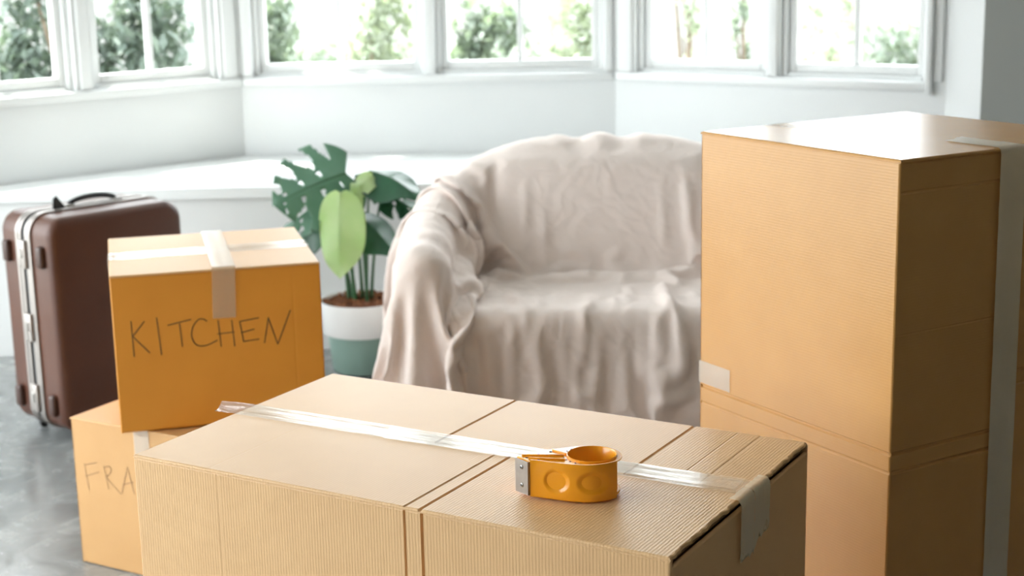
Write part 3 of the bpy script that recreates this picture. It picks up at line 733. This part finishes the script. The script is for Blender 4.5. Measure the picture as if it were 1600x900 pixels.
def curved_wall(name, idx):
    vs_, fs = [], []
    for i in idx:
        x, y, h, r = [float(v) for v in posts[i]]; r -= .03
        a = posts[max(i - 1, 0)]; b = posts[min(i + 1, 40)]
        t = Vector((float(b[0] - a[0]), float(b[1] - a[1]), 0)).normalized(); nn = Vector((-t.y, t.x, 0))
        prof = [(-r, .06), (-r, h)] + [(-r * math.cos(q), h + r * math.sin(q)) for q in (.5, 1.05, 1.57, 2.1, 2.64)] + [(r, h), (r, .06)]
        for o, z in prof: vs_.append(Vector((x, y, z)) + nn * o)
    m_ = 9; n_ = len(idx)
    for i in range(n_ - 1):
        for j in range(m_): fs.append((i * m_ + j, (i + 1) * m_ + j, (i + 1) * m_ + (j + 1) % m_, i * m_ + (j + 1) % m_))
    fs += [tuple(range(m_)), tuple((n_ - 1) * m_ + j for j in range(m_ - 1, -1, -1))]
    return obj(name, vs_, fs, M['upholstery'], sofa, True, 50)
bm.free()
curved_wall('arm', range(0, 10)); curved_wall('backrest', range(9, 32)); curved_wall('arm', range(31, 41))
for x in (-.5, .5):
    for y in (.08, .6): box('leg', (x - .025, y - .025, 0), (x + .025, y + .025, .07), M['dark'], sofa, .004)

# ------------------------------------------------------------------ suitcase
sc = empty('suitcase', (-1.405, 4.605, 0), R(47)); tag(sc, 'brown leatherette suitcase with metal frame standing on end by the window seat', 'suitcase')
SWd, STh, SZ0, SZ1 = .490, .300, .035, .722
def shell(name, y0, y1, open_y):
    """half shell: rounded in the broad plane, softened on its outer face"""
    bm = bmesh.new(); rc = .062; seg = 8; outl = []
    for cx, cz, a0 in ((SWd - rc, SZ1 - rc, 0), (rc, SZ1 - rc, 90), (rc, SZ0 + rc, 180), (SWd - rc, SZ0 + rc, 270)):
        for k_ in range(seg + 1):
            a = R(a0 + 90 * k_ / seg); outl.append((cx + rc * math.cos(a), cz + rc * math.sin(a), math.cos(a), math.sin(a)))
    d = 1 if y1 > y0 else -1; e = .028
    levels = [(y0, 0.), (y1 - d * e, 0.)] + [(y1 - d * e * (1 - math.sin(R(q))), e * (1 - math.cos(R(q)))) for q in (22, 45, 68, 90)]
    rings = [[bm.verts.new((x - nx * ins, y, z - nz * ins)) for x, z, nx, nz in outl] for y, ins in levels]
    n_ = len(outl)
    for a, b in zip(rings, rings[1:]):
        for k_ in range(n_): bm.faces.new((a[k_], a[(k_ + 1) % n_], b[(k_ + 1) % n_], b[k_]))
    bm.faces.new(rings[-1]); bm.faces.new(rings[0])
    return bm_obj(name, bm, M['leather'], sc, True, 50)
shell('front_shell', .112, 0, 0); shell('rear_shell', .188, STh, 0)
def band(name, y0, y1, grow, m):
    bm = bmesh.new(); rc = .062; seg = 8; rings = []
    for g, y in ((0, y0), (grow, y0), (grow, y1), (0, y1)):
        ring = []
        for cx, cz, a0 in ((SWd - rc, SZ1 - rc, 0), (rc, SZ1 - rc, 90), (rc, SZ0 + rc, 180), (SWd - rc, SZ0 + rc, 270)):
            for k_ in range(seg + 1):
                a = R(a0 + 90 * k_ / seg); ring.append(bm.verts.new((cx + (rc + g - .004) * math.cos(a), y, cz + (rc + g - .004) * math.sin(a))))
        rings.append(ring)
    n_ = len(rings[0])
    for i in range(4):
        a, b = rings[i], rings[(i + 1) % 4]
        for k_ in range(n_): bm.faces.new((a[k_], a[(k_ + 1) % n_], b[(k_ + 1) % n_], b[k_]))
    return bm_obj(name, bm, m, sc, True, 30)
band('frame_band', .108, .121, .0105, M['alu']); band('frame_band', .125, .139, .0095, M['alu'])
band('frame_band', .161, .175, .0095, M['alu']); band('frame_band', .179, .192, .0105, M['alu'])
band('frame_groove', .119, .181, .0055, M['dark'])
for z in (.60, .365, .135):
    lt = box('latch', (-.016, .131, z - .045), (-.002, .169, z + .045), M['alu'], sc, .004, 2)
    box('latch_catch', (-.020, .141, z - .012), (-.014, .159, z + .018), M['steel'], lt, .002, 1)
for y0, y1 in ((.034, .068), (.232, .266)):
    for z in (.60, .125): box('bumper', (-.018, y0, z - .035), (.004, y1, z + .035), M['bumper'], sc, .010, 3)
for x in (.07, SWd - .07):
    for y in (.045, STh - .045):
        wh = box('caster', (x - .012, y - .010, .018), (x + .012, y + .010, SZ0 + .006), M['dark'], sc, .004, 1)
        bm = bmesh.new(); bmesh.ops.create_cone(bm, cap_ends=True, segments=20, radius1=.014, radius2=.014, depth=.014, matrix=Matrix.Translation((x, y, .014)) @ Matrix.Rotation(R(90), 4, 'X'))
        bm_obj('wheel', bm, M['dark'], wh, True)
hd = tube('handle', smooth_curve([(.165, .150, SZ1 + .004), (.175, .150, SZ1 + .018), (.22, .150, SZ1 + .028), (.28, .150, SZ1 + .028), (.325, .150, SZ1 + .018), (.335, .150, SZ1 + .004)], 6), .0085, M['dark'], sc)
for x in (.162, .338): box('handle_mount', (x - .018, .134, SZ1 - .002), (x + .018, .166, SZ1 + .014), M['steel'], sc, .004, 1)
tgv = [(.105, .147, SZ1 + .002), (.150, .147, SZ1 + .004), (.118, .145, SZ1 + .045), (.106, .144, SZ1 + .038)]
obj('luggage_tag', tgv + [(x, y - .004, z) for x, y, z in tgv], [(0, 1, 2, 3), (7, 6, 5, 4), (0, 4, 5, 1), (1, 5, 6, 2), (2, 6, 7, 3), (3, 7, 4, 0)], M['dark'], sc)

# ------------------------------------------------------------------ potted plant
PX, PY = -.545, 5.45
pl = empty('potted_monstera', (PX, PY, 0)); tag(pl, 'potted split-leaf plant in a white and sage green pot beside the sofa', 'plant')
RZ = .267
lathe('pot', [(0, .004), (.110, .004), (.117, .012), (.131, RZ - .125), (.131, RZ - .118)], M['pot_green'], pl, 56)
lathe('pot_collar', [(.130, RZ - .122), (.143, RZ - .120), (.147, RZ - .112), (.155, RZ - .006), (.1545, RZ), (.149, RZ), (.145, RZ - .006), (.139, RZ - .05)], M['pot_white'], pl, 56)
rng = random.Random(2); vs_, fs = [], []
lathe('soil', [(0, RZ - .008), (.07, RZ - .010), (.145, RZ - .016)], M['bark'], pl, 40)
for i in range(260):
    a, r = rng.uniform(0, 6.28), .134 * math.sqrt(rng.random()); c = Vector((r * math.cos(a), r * math.sin(a), RZ - .007 + rng.uniform(-.006, .006)))
    rot = Matrix.Rotation(rng.uniform(0, 3), 3, 'Z') @ Matrix.Rotation(rng.uniform(-.9, .9), 3, 'X'); s = Vector((rng.uniform(.006, .014), rng.uniform(.004, .009), rng.uniform(.002, .005)))
    k_ = len(vs_)
    for sx in (-1, 1):
        for sy in (-1, 1):
            for sz in (-1, 1): vs_.append(c + rot @ Vector((sx * s.x, sy * s.y, sz * s.z)))
    fs += [tuple(k_ + q for q in f) for f in ((0, 1, 3, 2), (4, 6, 7, 5), (0, 4, 5, 1), (2, 3, 7, 6), (0, 2, 6, 4), (1, 5, 7, 3))]
tag(obj('bark_chips', vs_, fs, M['bark'], pl), kind='stuff')

def leaf(base, tip, width, normal, m, lobes=0, fold=.25, droop=.2, stem_from=None, seed=0, slit=.30, name='leaf', heart=1.):
    """heart-shaped blade along base->tip, with monstera slits; folded along the midrib and drooping to the tip"""
    base, tip = Vector(base) - Vector((PX, PY, 0)), Vector(tip) - Vector((PX, PY, 0)); ax = tip - base; L = ax.length; ax = ax / L
    nn = Vector(normal); nn = (nn - ax * nn.dot(ax)).normalized(); sd = ax.cross(nn)
    ns, ntt = 56, 14; rg = random.Random(seed); vs_, fs = [], []; ph = rg.uniform(0, 1)
    def half(s): return max(0., (math.sin(math.pi * min(1, s * (1 - .03 * heart) + .03 * heart) ** .62)) ** .8)
    for sgn in (-1, 1):
        off = len(vs_)
        for i in range(ns + 1):
            s = i / ns
            for j in range(ntt + 1):
                t = j / ntt; hw = half(s) * width * .5 * t
                back = -.16 * heart * L * t * max(0, 1 - s * 2.2) - .10 * L * t * t * math.sin(math.pi * s) * -1
                lift = -fold * hw + .012 * math.sin(9 * s + sgn) * t
                p = base + ax * (s * L + back) + sd * (sgn * hw) + nn * (lift - droop * L * (s - .3) ** 2 * (1 if s > .3 else .3))
                vs_.append(p)
        for i in range(ns):
            s = (i + .5) / ns
            for j in range(ntt):
                t = (j + .5) / ntt
                if lobes and .12 < s < .88:
                    q = (s * lobes + ph * .5 + (.25 if sgn > 0 else 0) - t * .45) % 1
                    if t > .36 and abs(q - .5) < slit * .5 * min(1, (t - .36) * 3.2): continue
                    if lobes and .16 < t < .30 and abs(q - .5) < .10: continue
                a = off + i * (ntt + 1) + j; f = (a, a + 1, a + ntt + 2, a + ntt + 1)
                fs.append(f if sgn < 0 else f[::-1])
    o = obj(name, vs_, fs, m, pl, True)
    sm = o.modifiers.new('thickness', 'SOLIDIFY'); sm.thickness = .0016
    tube('midrib', [base + ax * (L * q) + nn * (.001 - droop * L * (q - .3) ** 2 * (1 if q > .3 else .3)) for q in (0, .2, .4, .6, .8, .95)], [.003, .0026, .0022, .0018, .0012, .0006], M['leaf_pale'] if m is M['leaf_pale'] else M['stalk'], o, 6)
    if stem_from:
        s0 = Vector(stem_from); md = (s0 + base) / 2 + Vector((0, 0, .05)) + (base - s0).cross(Z) * .05
        tube('stalk', smooth_curve([s0, s0 * .65 + md * .35 + Vector((0, 0, .02)), md, base], 8), [.0075 - .004 * i / 24 for i in range(25)], M['stalk'], pl, 8)
    return o
rt = RZ - .02
leaf((-.580, 5.40, .735), (-.825, 5.29, .655), .36, (-.10, -.85, .50), M['leaf_hazed'], 4, .22, .25, (-.03, .0, rt), 3, .62)
leaf((-0.671, 5.555, 0.557), (-0.809, 5.502, 0.441), 0.178, (-.4, -.5, .7), M['leaf_dark'], 0, .3, .3, (-.04, .03, rt), 5)
leaf((-0.629, 5.471, 0.651), (-0.838, 5.387, 0.541), 0.178, (-.55, -.4, .7), M['leaf_hazed'], 4, .5, .35, (-.05, .01, rt), 8, .34)
leaf((-0.587, 5.261, 0.688), (-0.603, 5.225, 0.389), 0.183, (-.30, -1, .25), M['leaf_pale'], 0, .32, .12, (-.02, -.02, rt), 6, heart=.15)
leaf((-0.537, 5.345, 0.677), (-0.530, 5.345, 0.567), 0.036, (.3, -1, 0), M['leaf_pale'], 0, .6, .0, (.0, .01, rt), 7)
leaf((-.500, 5.45, .735), (-.318, 5.32, .690), .19, (.1, -.45, .95), M['leaf_dark'], 0, .45, .45, (.015, .0, rt), 9)
leaf((-.485, 5.41, .720), (-.560, 5.35, .675), .085, (-.1, -.8, .5), M['leaf_pale'], 0, .3, .3, None, 10, heart=.3)
leaf((-0.467, 5.502, 0.646), (-0.314, 5.450, 0.583), 0.136, (.2, -.7, .8), M['leaf_dark'], 3, .3, .3, (.03, .02, rt), 11, .3)
leaf((-0.525, 5.366, 0.580), (-0.393, 5.293, 0.457), 0.162, (.35, -.6, .75), M['leaf_dark'], 0, .35, .2, (.02, -.02, rt), 12)

# ------------------------------------------------------------------ garden beyond the windows
gr = box('ground', (-40, 5.0, -.45), (40, 70, -.35), M['gravel']); tag(gr, 'pale sunlit paving outside', None, None, 'structure')
gr2 = box('ground_side', (-40, -20, -.45), (-3.3, 5.0, -.35), M['gravel']); tag(gr2, None, None, None, 'structure')
def shrub(name, label, c, rad, n_, m, leaf_s, seed, trunk=None, blobs=7, cat='shrub', group=None):
    e = empty(name, (c[0], c[1], -.35)); tag(e, label, cat, group); rg = random.Random(seed)
    bl = []
    for i in range(blobs):
        a = rg.uniform(0, 6.28); q = rg.uniform(.1, .75)
        bl.append((Vector((rad[0] * q * math.cos(a), rad[1] * q * math.sin(a), c[2] + .35 + rad[2] * rg.uniform(-.8, .8))), rg.uniform(.3, .5)))
    vs_, fs = [], []
    for i in range(n_):
        b, q = bl[i % blobs]; d = Vector((rg.gauss(0, 1), rg.gauss(0, 1), rg.gauss(0, 1))).normalized() * (rg.random() ** .4)
        p = b + Vector((d.x * rad[0] * q, d.y * rad[1] * q, d.z * rad[2] * q)); p.z = max(p.z, .02)
        rot = Matrix.Rotation(rg.uniform(0, 6.28), 3, 'Z') @ Matrix.Rotation(rg.uniform(-1.2, 1.2), 3, 'X'); s = leaf_s * rg.uniform(.6, 1.3)
        k_ = len(vs_); vs_ += [p + rot @ Vector(v) * s for v in ((0, -1, 0), (.45, -.1, .12), (0, 1, 0), (-.45, -.1, .12))]; fs.append((k_, k_ + 1, k_ + 2, k_ + 3))
    tag(obj('foliage', vs_, fs, m, e), kind='stuff')
    ht = c[2] + .35
    tube('trunk', [(0, 0, 0), (.03, .02, ht * .5), (-.02, 0, ht)], [.06 * rad[0] + .01, .05 * rad[0] + .008, .02 * rad[0] + .004], M['trunk'], e)
    for i in range(3):
        b = bl[i % blobs][0]; tube('branch', [(0, 0, ht * .45), (b * .5 + Vector((0, 0, ht * .25))), b], [.02, .014, .006], M['trunk'], e, 6)
    return e
shrub('garden_shrub', 'large dark green shrub outside the second window from the left', (-2.50, 9.0, .80), (.62, .6, 1.1), 4200, M['hedge_dark'], .06, 11, blobs=9)
shrub('garden_shrub', 'pale green shrub outside the leftmost window', (-3.95, 9.3, .80), (.62, .6, 1.1), 2600, M['hedge'], .055, 12, blobs=9)
shrub('garden_shrub', 'small dark shrub seen low in the left half of the left back window', (-1.48, 9.6, .80), (.34, .3, .55), 1000, M['hedge'], .06, 13)
shrub('garden_shrub', 'light green bush outside the left back window beside its right edge', (-.92, 10.6, .65), (.48, .4, .8), 900, M['hedge_light'], .06, 14)
shrub('garden_shrub', 'low bush at the left edge of the right back window', (-.22, 11.0, .70), (.50, .4, .55), 900, M['hedge'], .06, 15)
shrub('garden_shrub', 'leafy bush behind the right half of the right back window', (.40, 9.8, .80), (.30, .3, .75), 900, M['hedge_light'], .055, 16)
shrub('garden_tree', 'thin young tree outside the window right of the back windows', (1.20, 10.4, .9), (.14, .16, .6), 160, M['hedge_light'], .05, 17, cat='tree')
shrub('garden_tree', 'slim green tree near the right edge of the fifth window', (1.62, 10.6, .95), (.12, .14, .8), 300, M['hedge'], .05, 18, cat='tree')
shrub('garden_shrub', 'pale bush outside the rightmost window', (2.42, 11.5, .7), (.30, .4, .6), 500, M['hedge_light'], .06, 19)
for i, (x0, x1, y, z0, z1, lb) in enumerate(((-3.2, 1.0, 17.0, .35, .75, 'long clipped hedge far behind the back windows'), (4.0, 7.4, 17.5, .45, .85, 'clipped hedge far behind the rightmost window'))):
    e = empty('garden_hedge', ((x0 + x1) / 2, y, -.35)); tag(e, lb, 'hedge'); rg = random.Random(40 + i); vs_, fs = [], []
    for q in range(4200):
        p = Vector((rg.uniform(x0, x1) - (x0 + x1) / 2, rg.uniform(-.35, .35), rg.uniform(.02, z1 + .35 - .25)))
        rot = Matrix.Rotation(rg.uniform(0, 6.28), 3, 'Z') @ Matrix.Rotation(rg.uniform(-1.2, 1.2), 3, 'X'); k_ = len(vs_)
        vs_ += [p + rot @ Vector(v) * .07 for v in ((0, -1, 0), (.45, -.1, .12), (0, 1, 0), (-.45, -.1, .12))]; fs.append((k_, k_ + 1, k_ + 2, k_ + 3))
    tag(obj('foliage', vs_, fs, M['hedge'], e), kind='stuff')
gw = empty('garden_wall', (0, 22, -.35)); tag(gw, 'pale rendered garden wall far behind the hedges', 'wall')
box('wall_body', (-16, 0, 0), (16, .25, 1.9), M['render_white'], gw); box('wall_cap', (-16.05, -.04, 1.9), (16.05, .29, 1.98), M['render_white'], gw, .01, 1)
